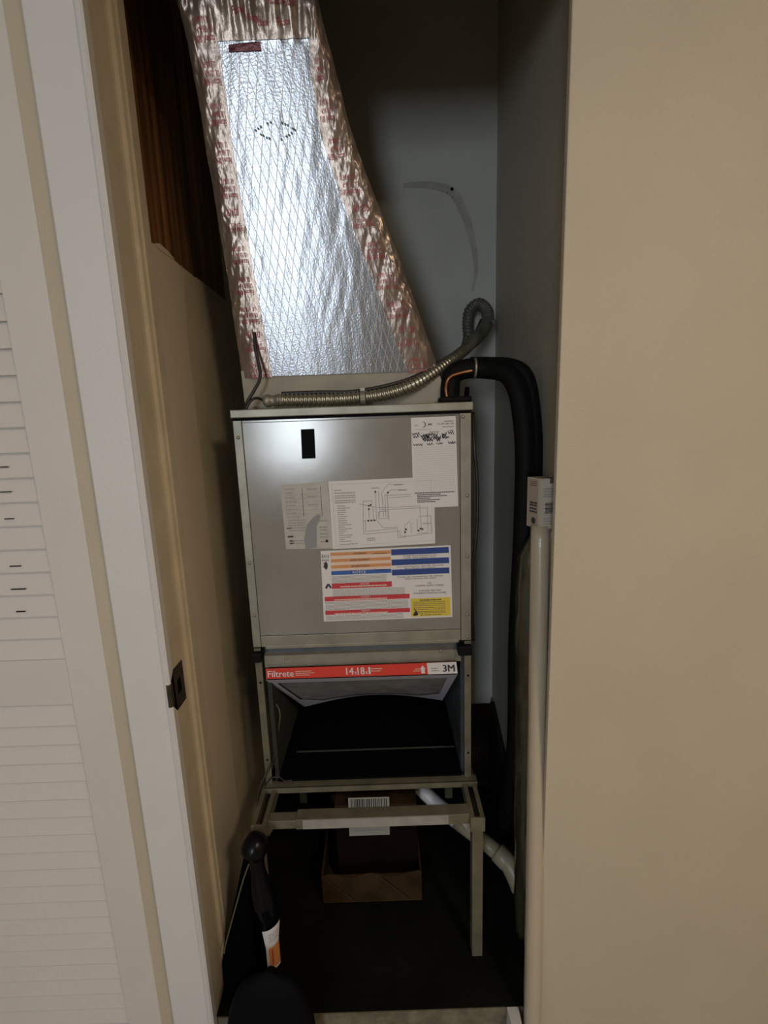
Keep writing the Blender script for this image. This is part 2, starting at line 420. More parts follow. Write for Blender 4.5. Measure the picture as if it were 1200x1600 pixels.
# side flanges (folded edges of the cabinet) and front panel
obj('side_flange', B(FX0, FX0+.019, FY-.001, FY+.006, FZ0, FZ1, bev=.001), galvd, ah)
obj('side_flange', B(FX1-.024, FX1, FY-.001, FY+.006, FZ0, FZ1, bev=.001), galvd, ah)
obj('front_panel', B(FX0+.0205, FX1-.0255, FY-.004, FY+.005, .812, FZ1-.006, bev=.0015), galv, ah)
obj('lower_panel', B(FX0+.0205, FX1-.0255, FY-.003, FY+.005, FZ0+.001, .8105, bev=.0012), galvd, ah)
obj('bottom_flange', B(FX0+.03, FX1-.03, FY-.0045, FY+.004, FZ0-.004, FZ0+.004, bev=.001), galvd, ah)
obj('lid', B(FX0-.003, FX1+.004, FY-.006, 1.50, FZ1+.004, FZ1+.022, bev=.002), galvd, ah)
obj('lid_gap', B(FX0, FX1, FY-.001, 1.49, FZ1-.002, FZ1+.005), black, ah)
bm = NB(); lathe(bm, [(0, .0042), (.0015, .004), (.0028, .0022)], (0, 0, 0), (0, -1, 0), 10)
scr = obj('screw', bm, galvd, ah, True); first = True
spots = [at(372, 684, Y=FY-.001), at(381, 880, Y=FY), at(388, 962, Y=FY), at(731, 774, Y=FY), at(730, 869, Y=FY), at(730, 960, Y=FY), at(727, 994, Y=FY), at(719, 651, Y=FY)]
for p in spots:
    p.x = FX0+.0095 if p.x < 0 else (FX1-.009 if p.z < 1.3 else FX1-.018)
    if first: scr.location = (p.x, FY-.001, p.z); first = False
    else: copy(scr, (p.x, FY-.001, p.z), ah)
# black tape patch over a knockout
PY = FY-.004
def pxmap(c, Y):
    """c: pixel corners TL,TR,BR,BL of a print lying flat on the plane y=Y"""
    P = [at(*q, Y=Y) for q in c]
    def f(u, v, lay):
        a = P[0].lerp(P[1], u); b_ = P[3].lerp(P[2], u); p = a.lerp(b_, v)
        return Vector((p.x, Y-.00045*lay, p.z))
    return f
def slab(f, name, m, parent, th=.0006):
    bm = NB(); fr = [f(u, v, 1) for u, v in ((0, 1), (1, 1), (1, 0), (0, 0))]
    Yb = fr[0].y+.0012
    vf = [bm.verts.new(p) for p in fr]; vb = [bm.verts.new((p.x, Yb, p.z)) for p in fr]
    bm.faces.new(vf); bm.faces.new(vb[::-1])
    for i in range(4): bm.faces.new((vf[i], vb[i], vb[(i+1) % 4], vf[(i+1) % 4]))
    return obj(name, bm, m, parent)
slab(pxmap(((470, 671), (491, 670), (493, 716), (472, 717)), PY-.0008), 'black_tape_patch', black, ah)['label'] = 'black rectangular tape patch'

# -- data label (worn, left)
f = pxmap(((438, 758), (512, 753), (520, 857), (447, 858)), PY)
lab = slab(f, 'data_label', paper2, ah); lab['label'] = 'worn grey data label'
s = Sheet(f)
for v in (.16, .22, .28, .34, .40, .46): s.line([(.06, v), (.86, v)], .004, inkg, 2)
for u in (.45, .84): s.line([(u, .06), (u-.01, .50)], .008, ink, 2)
for v in (.06, .12, .19, .25, .31, .37, .43, .49): s.blob(.08, random.uniform(.25, .42), v, .018, inkg, 2, .8, .02, .07)
for v in (.08, .19, .31): s.blob(.55, .78, v, .018, inkg, 2, .8, .02, .07)
for v in (.54, .58, .62, .66, .70, .86, .90): s.blob(.10, .48, v, .018, inkg, 2, .8, .02, .07)
for v in (.56, .66, .70, .76, .81, .88): s.blob(.75, .93, v, .02, inkg, 2, .8, .02, .07)
s.blob(.06, .16, .66, .02, ink, 2); s.quad(.06, .79, .18, .815, ink, 2); s.quad(.86, .86, .91, .90, ink, 2)
s.poly([(.13+.055*math.cos(a), .89+.035*math.sin(a)) for a in [i*math.pi/6 for i in range(12)][::-1]], inkg, 2)
s.poly([(.42, 1.0), (.66, .98), (.68, .80), (.69, .66), (.80, .50), (.78, .47), (.70, .48), (.60, .54), (.50, .62), (.45, .72), (.41, .86)], silverink, 3)
s.done('printing', lab)

# -- wiring diagram label
f = pxmap(((513, 752), (678, 745), (680, 849), (520, 858)), PY-.0003)
lab = slab(f, 'wiring_diagram_label', paper, ah); lab['label'] = 'white wiring diagram label'
s = Sheet(f); A = 104/165
for q in ([(.03, .05), (.97, .045), (.975, .95), (.035, .96), (.03, .05)],): s.line(q, .003, inkl, 2, A)
for v in [.13, .17, .21, .24, .28, .31]: s.blob(.05, .25 if v > .15 else .12, v, .014, inkg, 2, .85, .01, .03)
for i in range(18): s.blob(.07, random.uniform(.12, .20), .36+i*.031, .012, inkg, 2, .8, .01, .02)
s.blob(.07, .25, .93, .012, inkg, 2)
for q in ([(.32, .31), (.40, .31), (.40, .35)], [(.32, .31), (.31, .60), (.36, .60)], [(.37, .42), (.37, .58)], [(.41, .40), (.41, .60), (.35, .60)],
          [(.31, .60), (.31, .80), (.66, .78)], [(.33, .60), (.33, .76), (.64, .74)], [(.28, .35), (.48, .42), (.86, .42)], [(.48, .45), (.94, .45)],
          [(.44, .18), (.44, .60), (.50, .72), (.64, .72)], [(.47, .18), (.47, .55)], [(.50, .20), (.51, .56)], [(.53, .22), (.53, .56)], [(.55, .2), (.56, .62)],
          [(.50, .2), (.54, .12), (.56, .08), (.72, .09)], [(.55, .2), (.60, .16), (.74, .17)], [(.53, .24), (.78, .24)], [(.57, .28), (.78, .27)],
          [(.46, .48), (.55, .47), (.55, .58), (.46, .58), (.46, .48)], [(.64, .75), (.64, .88), (.71, .88), (.71, .70), (.76, .64)], [(.66, .78), (.66, .86), (.70, .86)],
          [(.86, .42), (.87, .80)], [(.83, .60), (.83, .80)], [(.84, .58), (.96, .57), (.965, .84), (.70, .87)], [(.93, .45), (.93, .83), (.82, .83)],
          [(.77, .66), (.77, .82)]):
    s.line(q, .004, inkg, 2, A)
for u, v in ((.37, .38), (.39, .37), (.37, .43), (.72, .76), (.71, .80), (.86, .76), (.84, .79), (.88, .77), (.36, .60), (.39, .60), (.42, .60), (.44, .18), (.56, .2)):
    s.quad(u-.008, v-.012, u+.008, v+.012, ink, 3)
for u, v in ((.40, .12), (.62, .09), (.66, .17), (.34, .86), (.34, .89), (.88, .68)): s.blob(u, u+.08, v, .012, inkg, 2, .85, .01, .03)
s.done('printing', lab)

# -- service record sheet
f = pxmap(((642, 653), (712, 650), (716, 791), (646, 794)), PY-.0007)
lab = slab(f, 'service_record_sheet', paper, ah); lab['label'] = 'white service record sheet with black handwriting'
s = Sheet(f); A = 141/72
s.text('AM', .07, .095, .022, inkg, 2, asp=A); s.text('PM', .38, .09, .024, ink, 2, asp=A, bold=.003)
cx, cy = .275, .078
arc = [(cx+.055*math.cos(t), cy+.030*math.sin(t)) for t in [(-100+i*20)*math.pi/180 for i in range(11)]]
inn = [(cx-.015+.050*math.cos(t), cy+.024*math.sin(t)) for t in [(80-i*16)*math.pi/180 for i in range(11)]]
s.poly((arc+inn)[::-1], ink, 2)
s.blob(.74, .95, .045, .012, inkg, 2, .9, .03, .08); s.text('Tel. 407-298-1258', .58, .086, .017, ink, 2, wid=.37); s.blob(.70, .95, .105, .01, inkg, 2, .9, .03, .08)
s.blob(.10, .45, .125, .008, inkl, 2, .95, .04, .1)
def scrib(u0, u1, v, h, wd=.013, m=ink, step=.026):
    h *= 1.45
    p = []; u = u0; k = 0
    while u < u1:
        p.append((u+random.uniform(-.006, .006), v+(h*.5 if k % 2 else -h*.5)*random.uniform(.4, 1))); u += step*random.uniform(.6, 1.4); k += 1
    s.line(p, wd, m, 3, A)
s.blob(.40, .62, .155, .012, inkg, 2, .8, .02, .05)
scrib(.02, .19, .175, .025); scrib(.03, .17, .205, .02)
scrib(.21, .42, .20, .035, .02); scrib(.37, .62, .188, .03, .018); scrib(.68, .80, .20, .045, .022); scrib(.82, .97, .178, .035, .014)
scrib(.24, .46, .225, .03, .02); scrib(.48, .66, .225, .03, .018); scrib(.70, .84, .225, .02, .02); scrib(.28, .48, .252, .024, .018); scrib(.55, .64, .25, .03, .02); scrib(.85, .96, .15, .014, .008)
scrib(.04, .26, .295, .022, .012); scrib(.34, .48, .290, .025, .013); scrib(.55, .70, .288, .018, .012); scrib(.82, .99, .283, .024, .014)
v = .33
while v < .80: s.line([(.05, v), (.95, v-.004)], .005, inkl, 2, A); v += .0245
for i, t in enumerate(range(6)): s.blob(.04 if i == 0 else .09, (.93, .62, .76, .38, .60, .5)[i], .825+i*.0205, .010, ink, 2, .85, .02, .06)
s.done('printing', lab)

# -- warning label
f = pxmap(((501, 861), (704, 852), (707, 964), (506, 971)), PY-.0003)
lab = slab(f, 'warning_label', paper, ah); lab['label'] = 'coloured safety warning label'
s = Sheet(f); A = 112/205
U1 = .538
for v, t in ((.035, 'WARNING'), (.125, 'AVERTISSEMENT'), (.21, 'ADVERTENCIA')):
    s.quad(.075, v-.01, U1, v+.075, peach, 1.5); s.quad(.075, v-.005, U1, v+.038, orange, 2)
    s.text(t, .30, v+.031, .027, ink, 3, asp=A, align='c'); s.text('\u25B2' if False else '!', .19, v+.031, .027, ink, 3, asp=A)
s.quad(.075, .285, U1, .34, blue2, 2); s.text('NOTICE', .29, .33, .036, paper, 3, asp=A, align='c')
s.quad(.075, .46, U1, .535, red, 2); s.quad(.015, .645, .672, .71, red, 2); s.quad(.015, .845, .672, .905, red, 2)
for v, t in ((.462, 'DANGER'), (.647, 'DANGER'), (.847, 'PELIGRO')):
    s.text(t, .33, v+.026, .022, paper, 3, asp=A, align='c'); s.blob(.14 if v < .5 else .09, .5, v+.038, .016, peach, 3, .85, .01, .03)
for a, b_, u0, u1 in ((.36, .45, .08, .50), (.55, .64, .08, .64), (.725, .84, .02, .66), (.92, .985, .02, .62)):
    v = a
    while v < b_: s.blob(u0, u1, v, .008, inkg, 2, .8, .006, .02); v += .0175
for v in (.012, .24): s.blob(.40, .52, v+.05, .008, inkg, 2, .8, .01, .02)
for v in (.015, .155, .295): s.quad(U1+.004, v+.005, .985, v+.085, blue, 2)
for v, a, c in ((.10, 'All field wire connections to be', 'made with copper wire'), (.245, 'Les connexions des fils doivent', '\u00eatre faites en cuivre'), (.39, 'Todas las conexiones de campo', 'deben hacerse con cobre')):
    s.text(a, .76, v+.026, .022, ink, 2, wid=.36 if v > .2 else .26, align='c'); s.text(c, .76, v+.053, .022, ink, 2, wid=.24, align='c')
s.text('USE', .83, .515, .022, ink, 2, asp=A, align='c'); s.text('COPPER SUPPLY WIRES', .83, .55, .022, ink, 2, wid=.22, align='c')
s.text('UTILISER DES FILS', .83, .62, .022, ink, 2, wid=.17, align='c'); s.text("D'ALIMENTATION EN CUIVRE", .83, .655, .022, ink, 2, wid=.25, align='c')
s.quad(.68, .715, .985, .975, yellow, 2)
s.blob(.75, .92, .735, .014, ink, 3, .8, .01, .03)
for v in (.765, .79, .815, .845, .87, .9, .92): s.blob(.70, .95, v, .009, brown, 3, .8, .01, .025)
s.poly([(.69, .95), (.715, .90), (.70, .84), (.725, .90), (.735, .95), (.71, .965)], ink, 3); s.blob(.75, .92, .95, .009, ink, 3)
s.poly([(.036+.016*math.cos(a)*.9, .205+.055*math.sin(a)) for a in [i*math.pi/6 for i in range(12)][::-1]], ink, 2)
s.text('R410', .008, .10, .05, ink, 2, wid=.055); s.text('R454', .008, .145, .03, ink, 2, wid=.05); s.text('2', .012, .225, .06, ink, 2, asp=A)
s.poly([(.02, .52), (.04, .46), (.055, .46), (.075, .52), (.06, .525), (.05, .49), (.035, .53)], ink, 2)
s.done('printing', lab)

# base flange under the cabinet
obj('recessed_channel', B(FX0+.02, FX1-.022, FY+.022, FY+.03, .749, .782), mat('bluish_galvanised', (.20, .23, .28), .3, metal=.9, var=.3, vscale=4, stretch=(3, 1, 1)), ah)
bm = NB(); prism(bm, [(FY+.014, .751), (FY+.026, .757), (FY+.026, .722), (FY+.014, .720)], 'x', FX0+.02, FX1-.022)
obj('base_channel', bm, galvd, ah)
for q in ((447, 1029), (688, 1017)):
    p = at(*q, Y=FY+.014); copy(scr, (p.x, FY+.0145, p.z), ah)
for x0, x1 in ((FX0-.002, FX0+.018), (FX1-.032, FX1+.001)):
    obj('rubber_pad', B(x0, x1, FY-.008, FY+.02, .744, .769, bev=.003), rubber, ah)

# ------------------------------------------------------------------ conduit, wires
def paint(pts, n, rad, m, name, parent=None, seg=10, cap=True, smooth=True):
    bm = NB(); tube(bm, smooth_path(pts, n), rad, seg, cap); return obj(name, bm, m, parent, smooth)
def ppath(l): return [at(x, y, Y=Y) for x, y, Y in l]
cd = thing('flexible_conduit', 'ribbed steel flexible conduit lying across the top of the cabinet', 'conduit')
cp = ppath([(436, 625, 1.10), (480, 625, 1.10), (540, 623, 1.10), (600, 616, 1.105), (650, 599, 1.12), (695, 570, 1.17), (728, 545, 1.25), (742, 530, 1.32)])
path = smooth_path(cp, 42)
def ribr(s_, i): return .0128 + .0018*math.cos(s_*2*math.pi/.0098)
bm = NB(); tube(bm, path, ribr, 14); obj('ribbed_sleeve', bm, steel, cd, True)
cp2 = ppath([(738, 534, 1.30), (752, 520, 1.36), (761, 503, 1.41), (761, 486, 1.44), (748, 475, 1.47), (734, 486, 1.49), (731, 507, 1.50), (732, 527, 1.51), (728, 545, 1.535)])
path = smooth_path(cp2, 26)
bm = NB(); tube(bm, path, lambda s_, i: .0160+.0012*math.cos(s_*2*math.pi/.009), 14); obj('dull_loop', bm, dull, cd, True)
bm = NB(); a = at(441, 625, Y=1.10); c = at(411, 627, Y=1.10)
lathe(bm, [(0, .0125), (.012, .0130), (.0125, .0115), (.026, .0115), (.027, .014), (.036, .014), (.042, .009)], a, (c-a), 14); obj('connector', bm, galvd, cd, True)
bm = NB(); p = at(567, 622, Y=1.10); lathe(bm, [(-.006, .0150), (-.005, .0162), (.005, .0162), (.006, .0150)], p, (1, 0, 0), 16)
box(bm, p.x-.005, p.x+.005, p.y-.003, p.y+.003, p.z+.012, p.z+.022); obj('clamp', bm, galvd, cd)
bm = NB(); p = at(765, 503, Y=1.42); lathe(bm, [(-.007, .0185), (-.006, .021), (.006, .021), (.007, .0185)], p, (.1, -.3, 1), 14); obj('coupling', bm, galvd, cd, True)
paint(ppath([(440, 615, 1.11), (500, 613, 1.112), (560, 611, 1.112), (640, 592, 1.13), (700, 558, 1.20), (735, 532, 1.30), (752, 500, 1.43)]), 10, .0045, cable, 'black_wire', cd)

cb = paint(ppath([(397, 520, 1.125), (399, 545, 1.118), (405, 572, 1.112), (406, 592, 1.105), (396, 612, 1.10), (385, 631, 1.10), (383, 650, 1.115)]), 10, .0036, cable, 'thermostat_cable')
tag(cb, 'thin dark cable curving down the lower left of the foil duct', 'cable')
cb = paint(ppath([(384, 640, 1.098), (392, 626, 1.10), (402, 622, 1.11), (412, 626, 1.12)]), 8, .003, cable, 'short_cable')
tag(cb, 'short dark cable end at the conduit connector', 'cable')
cb = paint(ppath([(739, 645, 1.12), (741, 700, 1.09), (745, 740, 1.09), (746, 800, 1.09), (743, 850, 1.09), (738, 885, 1.10), (737, 940, 1.12), (740, 1000, 1.14)]), 8, .0036, cable, 'control_cable')
tag(cb, 'thin black cable hanging beside the right edge of the cabinet', 'cable')

# insulated refrigerant lines
rl = thing('refrigerant_line', 'thick black foam insulated pipe bending over and down right of the cabinet', 'insulated pipe', )
paint(ppath([(703, 640, 1.15), (703, 610, 1.15), (707, 588, 1.15), (725, 577, 1.14)]) + ppath([(760, 576, 1.12), (790, 582, 1.09), (808, 606, 1.07), (817, 650, 1.06), (821, 720, 1.055), (817, 850, 1.06), (809, 1000, 1.09), (804, 1180, 1.14)])
      + [Vector((.315, 1.22, .03))], 12, .0225, rubber, 'insulation_sleeve', rl, 16)
paint(ppath([(700, 628, 1.125), (697, 608, 1.125), (701, 592, 1.12), (715, 584, 1.12), (742, 578, 1.115)]), 10, .0042, copper, 'copper_tube', rl)
bm = NB(); a = at(740, 576, Y=1.125); lathe(bm, [(0, .0235), (.004, .0235)], a, (1, 0, -.03), 18); obj('cut_sleeve_edge', bm, galvd, rl)
rl2 = thing('refrigerant_line', 'second black foam pipe squeezed between the first and the right wall', 'insulated pipe')
paint(ppath([(735, 570, 1.16), (765, 570, 1.14), (800, 573, 1.10), (822, 590, 1.09), (832, 640, 1.085), (836, 720, 1.085), (832, 850, 1.10), (824, 1000, 1.12)]) + [Vector((.336, 1.30, .03))], 12, .0175, rubber, 'insulation_sleeve', rl2, 14)
bm = NB(); box(bm, .135, .205, 1.10, 1.18, 1.3425, 1.356, bev=.004); tag(obj('duct_sealant', bm, rubber), 'black sealant pad where the foam pipe enters the cabinet top', 'sealant')
paint(ppath([(730, 606, 1.2), (729, 622, 1.19), (731, 640, 1.19)]), 6, .006, rubber, 'cable_stub')
tag(bpy.data.objects['cable_stub'], 'short black stub on the cabinet top right of the foam pipe', 'cable')

# ------------------------------------------------------------------ supply duct
def YD(z):
    t = min(max(z-1.345, 0), .72)
    return 1.150 - .10*t - .155*t*t
def onduct(x, y):
    Y = 1.1
    for _ in range(12):
        p = at(x, y, Y=Y); Y = YD(p.z)
    return at(x, y, Y=Y)
def edge(pts):
    l = sorted((p.z, p.x) for p in (onduct(*q) for q in pts))
    def f(z):
        if z <= l[0][0]: return l[0][1]
        for (a, b_), (c, d) in zip(l, l[1:]):
            if z <= c: return b_+(d-b_)*(z-a)/(c-a)
        return l[-1][1]+(l[-1][1]-l[-3][1])/(l[-1][0]-l[-3][0])*(z-l[-1][0])*.5
    return f
eL = edge([(275, 0), (290, 60), (307, 150), (322, 245), (337, 330), (350, 410), (362, 490), (373, 560), (383, 640)])
eR = edge([(497, 0), (512, 60), (528, 120), (545, 190), (567, 255), (594, 325), (625, 405), (655, 488), (681, 562), (690, 635)])
sL = edge([(332, 0), (343, 80), (352, 140), (362, 220), (380, 330), (397, 430), (410, 500), (424, 577)])
sR = edge([(478, 0), (484, 80), (490, 150), (500, 210), (530, 300), (560, 380), (590, 455), (612, 520), (634, 574)])
ZB = onduct(530, 577).z; ZT = ZC
ZS = onduct(430, 72).z
dt = thing('supply_duct', 'silver foil faced air duct leaning up from the cabinet to the ceiling', 'duct')
def surf(x, z, off=0, amp=1.0):
    l, r = eL(z), eR(z); u = (x-l)/(r-l)
    # rounded outer edges
    e = 0
    for d_ in (u, 1-u):
        if d_ < .07: e += .010*(1-max(d_, 0)/.07)**2
    a, b_ = sL(z), sR(z)
    tapew = max(0, min(1, (a-x)/.02)) + max(0, min(1, (x-b_)/.02)) + max(0, min(1, (z-ZS)/.03))
    tapew = min(tapew, 1)
    n1 = noise.noise(Vector((x*75-z*20, z*14, 1.3))); n2 = noise.noise(Vector((x*160+z*30, z*90, 4)))
    lowfade = min(1, max(.12, (z-1.44)/.12))
    eg = max(0, 1-min(u, 1-u)/.12)
    wr = tapew*((.0010+.0050*eg)*n1+(.0004+.0018*eg)*n2)*lowfade + (1-tapew)*(.0003*noise.noise(Vector((x*60-z*18, z*9, 9)))*lowfade)
    if z > ZS: wr += .006*noise.noise(Vector((x*70, z*9, 7)))*min(1, (z-ZS)/.05)
    d = .0007*tapew
    return Vector((x, YD(z)+e-wr*amp-d-off, z))
def grid(name, xa, xb, z0, z1, nx, nz, m, parent, lift=0, uvs=False):
    bm = NB(); uvl = bm.loops.layers.uv.new('UVMap') if uvs else None
    V = []
    for j in range(nz+1):
        z = z0+(z1-z0)*j/nz; a, b_ = xa(z), xb(z)
        V.append([bm.verts.new(surf(a+(b_-a)*i/nx, z, lift)) for i in range(nx+1)])
    for j in range(nz):
        for i in range(nx):
            f = bm.faces.new((V[j][i], V[j][i+1], V[j+1][i+1], V[j+1][i]))
            if uvs:
                for lp in f.loops: lp[uvl].uv = (lp.vert.co.x+.40*(lp.vert.co.z-1.35)*.22, lp.vert.co.z)
    return obj(name, bm, m, parent, True)
grid('foil_panel', lambda z: sL(z)-.012, lambda z: sR(z)+.012, ZB-.01, ZT, 60, 240, foil, dt, 0, True)
grid('foil_tape', eL, sL, ZB-.012, ZT, 34, 300, tape, dt, .0012)
grid('foil_tape', sR, eR, ZB-.004, ZT, 30, 300, tape, dt, .0012)
grid('foil_tape', lambda z: sL(z)-.004, lambda z: sR(z)+.004, ZS+.008, ZT, 50, 120, tape, dt, .0020)
# body behind the face
bm = NB(); rows = []
for j in range(25):
    z = ZB-.01+(ZT-ZB+.01)*j/24; l, r = eL(z), eR(z); y0 = YD(z)+.020
    yb = min(1.50, y0+.32)
    rows.append([bm.verts.new(p) for p in ((l+.004, y0, z), (l+.003, y0+.03, z), (l+.003, yb, z), (r-.02, yb, z), (r-.016, y0+.03, z), (r-.004, y0, z))])
for A_, C_ in zip(rows, rows[1:]):
    for k in range(5): bm.faces.new((A_[k], A_[k+1], C_[k+1], C_[k]))
obj('duct_body', bm, tape, dt)
# grey plenum collar between cabinet and foil
bm = NB(); z0, z1 = FZ1+.022, ZB
l0, r0, l1, r1 = eL(z0), .168, eL(z1), eR(z1)-.004
bot = [(l0, YD(z0)), (r0, YD(z0)), (r0, 1.49), (l0, 1.49)]; tp = [(l1, YD(z1)), (r1, YD(z1)), (r1, 1.46), (l1, 1.46)]
vb = [bm.verts.new((x, y+.004, z0)) for x, y in bot]; vt = [bm.verts.new((x, y+.004, z1+.004)) for x, y in tp]
bm.faces.new(vb[::-1]); bm.faces.new(vt)
for i in range(4): bm.faces.new((vb[i], vb[(i+1) % 4], vt[(i+1) % 4], vt[i]))
obj('plenum_collar', bm, grey, dt)
# tape printing
def ductmap(u, v, lay):  # u = x metres, v = -z metres
    return surf(u, -v, .0022+.0006*lay)
s = Sheet(ductmap)
z = ZB+.012; k = 0
while z < 2.10:
    for side in ('L', 'R'):
        if side == 'R': x0, x1 = sR(z)+.006, eR(z)-.020
        else: x0, x1 = eL(z)+.018, sL(z)-.005
        if x1-x0 < .015: continue
        W = x1-x0
        if k % 4 == 1 and z < 1.9:
            s.text('02-18', x0+W*.15, -(z+.002), .013, tapered, 1, flip=True, wid=W*.7)
            s.text('SD14052', x0+W*.3, -(z-.016), .006, tapered, 1, flip=True, wid=W*.6)
            s.text('Fasson\u00ae 0810', x0+W*.1, -(z-.027), .0095, tapered, 1, flip=True, wid=W*.95)
        else:
            s.text('UL 181B-FX', x0+W*.1, -(z-.002), .0090, tapered, 1, flip=True, wid=W*.75)
            s.text('UL 181A-P', x0+W*.2, -(z-.014), .0090, tapered, 1, flip=True, wid=W*.75)
            s.text('Fasson\u00ae 0810', x0+W*.05, -(z-.027), .0100, tapered, 1, flip=True, wid=W*.95)
    z += .058; k += 1
# smudged print on the crumpled top wrap
for i in range(9):
    x = sL(ZS)+.02+i*.013; zz = ZS+.03+random.uniform(-.01, .06)
    s.text('Fasson', x, -zz, .010, tapered, 3, wid=.022)
s.done('red_tape_printing', dt)
# dotted arrow marks
s = Sheet(ductmap)
dk = mat('dotted_print', (.10, .12, .11), .6)
for q in ((400, 205), (408, 199), (418, 194), (408, 211), (417, 216), (441, 193), (450, 197), (458, 202), (456, 209), (448, 214), (440, 219), (404, 202), (412, 213), (461, 204), (452, 212), (446, 195), (421, 217), (423, 192)):
    p = onduct(*q); r_ = .0019
    s.poly([(p.x+r_*math.cos(a), -p.z+r_*math.sin(a)) for a in [i*math.pi/4 for i in range(8)][::-1]], dk, 1)
s.done('dotted_arrow_marks', dt)
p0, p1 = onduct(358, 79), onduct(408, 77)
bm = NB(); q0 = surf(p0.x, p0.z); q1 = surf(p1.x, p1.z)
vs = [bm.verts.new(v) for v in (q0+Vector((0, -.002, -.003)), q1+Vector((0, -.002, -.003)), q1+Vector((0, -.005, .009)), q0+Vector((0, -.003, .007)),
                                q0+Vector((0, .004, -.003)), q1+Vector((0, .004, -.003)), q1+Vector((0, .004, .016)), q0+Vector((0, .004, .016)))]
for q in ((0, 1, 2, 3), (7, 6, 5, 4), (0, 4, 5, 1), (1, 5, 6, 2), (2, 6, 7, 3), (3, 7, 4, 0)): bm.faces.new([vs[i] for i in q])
obj('tape_end_shadow_flap', bm, mat('flap_shadow_dark_red', (.14, .05, .05), .4, metal=.6, bump=.8, bscale=80), dt)  # shadow along the overlapped tape end, put in as a dark red flap

# ------------------------------------------------------------------ filter, return box
rp = thing('return_box', 'open return air box lined in black under the cabinet', 'return box')
PX0, PX1, PZ0, PZ1 = FX0+.030, FX1-.022, .408, .720
obj('back_panel', B(PX0, PX1, 1.47, 1.485, PZ0, PZ1+.03), liner, rp)
obj('bottom_panel', B(PX0, PX1, 1.087, 1.47, PZ0-.006, PZ0), liner, rp)
obj('side_panel', B(PX0-.010, PX0, 1.10, 1.485, PZ0-.006, PZ1+.03), mat('liner_side', (.030, .032, .026), .8, bump=.6, bscale=40, var=.4), rp)
obj('side_panel', B(PX1, PX1+.010, 1.10, 1.485, PZ0-.006, PZ1+.03), mat('liner_side_grey', (.05, .062, .07), .6, bump=.9, bscale=30, var=.5, vscale=20), rp)
bm = NB(); a = at(450, 1176, Z=PZ0); c = at(700, 1164, Z=PZ0)
box(bm, PX0+.03, PX1-.004, a.y-.001, a.y+.002, PZ0, PZ0+.003); obj('panel_seam', bm, mat('seam_metal', (.12, .12, .10), .4, metal=.6), rp)
paint(ppath([(418, 1062, 1.105), (424, 1090, 1.12), (437, 1112, 1.13), (434, 1150, 1.13), (430, 1190, 1.115)]), 8, .0018, mat('thin_grey_wire', (.13, .13, .09), .5), 'loose_wire')
tag(bpy.data.objects['loose_wire'], 'thin loose wire hanging inside the left of the return box', 'wire')
cb = paint(ppath([(424, 1192, 1.075), (414, 1212, 1.06), (405, 1232, 1.05), (403, 1250, 1.045), (402, 1262, 1.04)]), 8, .0024, cable, 'drooping_cable')
tag(cb, 'thin black cable looping over the left corner of the stand', 'cable')
cb = paint(ppath([(414, 1228, 1.058), (424, 1216, 1.058), (436, 1214, 1.06), (445, 1220, 1.062), (456, 1219, 1.065)]), 8, .0018, cable, 'curled_cable')
tag(cb, 'curled bit of cable lying on the left end of the rear stand bar', 'cable')

af = thing('air_filter', 'pleated air filter with red front edge tilted down under the cabinet', 'filter')
# filter coordinates: s along the width (0..1), t down its face (0..1)
TL, TR = at(415, 1062, Y=1.082), at(715, 1053, Y=1.082)
BL_, BR_ = at(476, 1104, Y=1.33), at(691, 1094, Y=1.33)
def fl(s_, t, off=0):
    p = TL.lerp(TR, s_).lerp(BL_.lerp(BR_, s_), t)
    sag = .030*math.sin(math.pi*s_)*t*t
    p = p+Vector((0, 0, sag)) + Vector((0, -.707, -.707))*off
    return p
def fstrip(bm, s0, s1, t0, t1, off, ns=16, nt_=2, mi=0):
    for i in range(ns):
        for j in range(nt_):
            a = s0+(s1-s0)*i/ns; b_ = s0+(s1-s0)*(i+1)/ns; c = t0+(t1-t0)*j/nt_; d = t0+(t1-t0)*(j+1)/nt_
            bm.faces.new([bm.verts.new(fl(*q, off)) for q in ((a, d), (b_, d), (b_, c), (a, c))]).material_index = mi
fm = mat('white_filter_frame', (.42, .40, .43), .6)
bm = NB()
fstrip(bm, 0, 1, 0, .10, .001); fstrip(bm, .03, .97, .90, 1.0, .001); 
fstrip(bm, 0, .035, .1, 1, .001, 2, 8); fstrip(bm, .955, 1, .1, 1, .001, 2, 8)
for sa, sb in ((.035, .16), (.955, .82)):
    bm.faces.new([bm.verts.new(fl(*q, .0015)) for q in ((sa, .70), (sa, .90), (sb, .90))])
obj('cardboard_frame', bm, fm, af)
bm = NB(); np_ = 16
for i in range(np_):
    for k in range(16):
        a, b_ = .04+.92*k/16, .04+.92*(k+1)/16
        t0 = .08+.82*i/np_; t1 = .08+.82*(i+.5)/np_; t2 = .08+.82*(i+1)/np_
        bm.faces.new([bm.verts.new(fl(*q)) for q in ((a, t1, -.010), (b_, t1, -.010), (b_, t0, -.001), (a, t0, -.001))])
        bm.faces.new([bm.verts.new(fl(*q)) for q in ((a, t2, -.001), (b_, t2, -.001), (b_, t1, -.010), (a, t1, -.010))])
obj('pleated_media', bm, mat('dusty_pleats', (.13, .112, .10), .85, bump=.4, bscale=90, var=.4, vscale=20), af)
bm = NB()   # back side, gives the frame its depth
for k in range(16):
    a, b_ = k/16, (k+1)/16
    bm.faces.new([bm.verts.new(fl(*q)) for q in ((a, 0, -.022), (b_, 0, -.022), (b_, 1, -.022), (a, 1, -.022))])
    bm.faces.new([bm.verts.new(fl(*q)) for q in ((a, 1, 0), (b_, 1, 0), (b_, 1, -.022), (a, 1, -.022))])
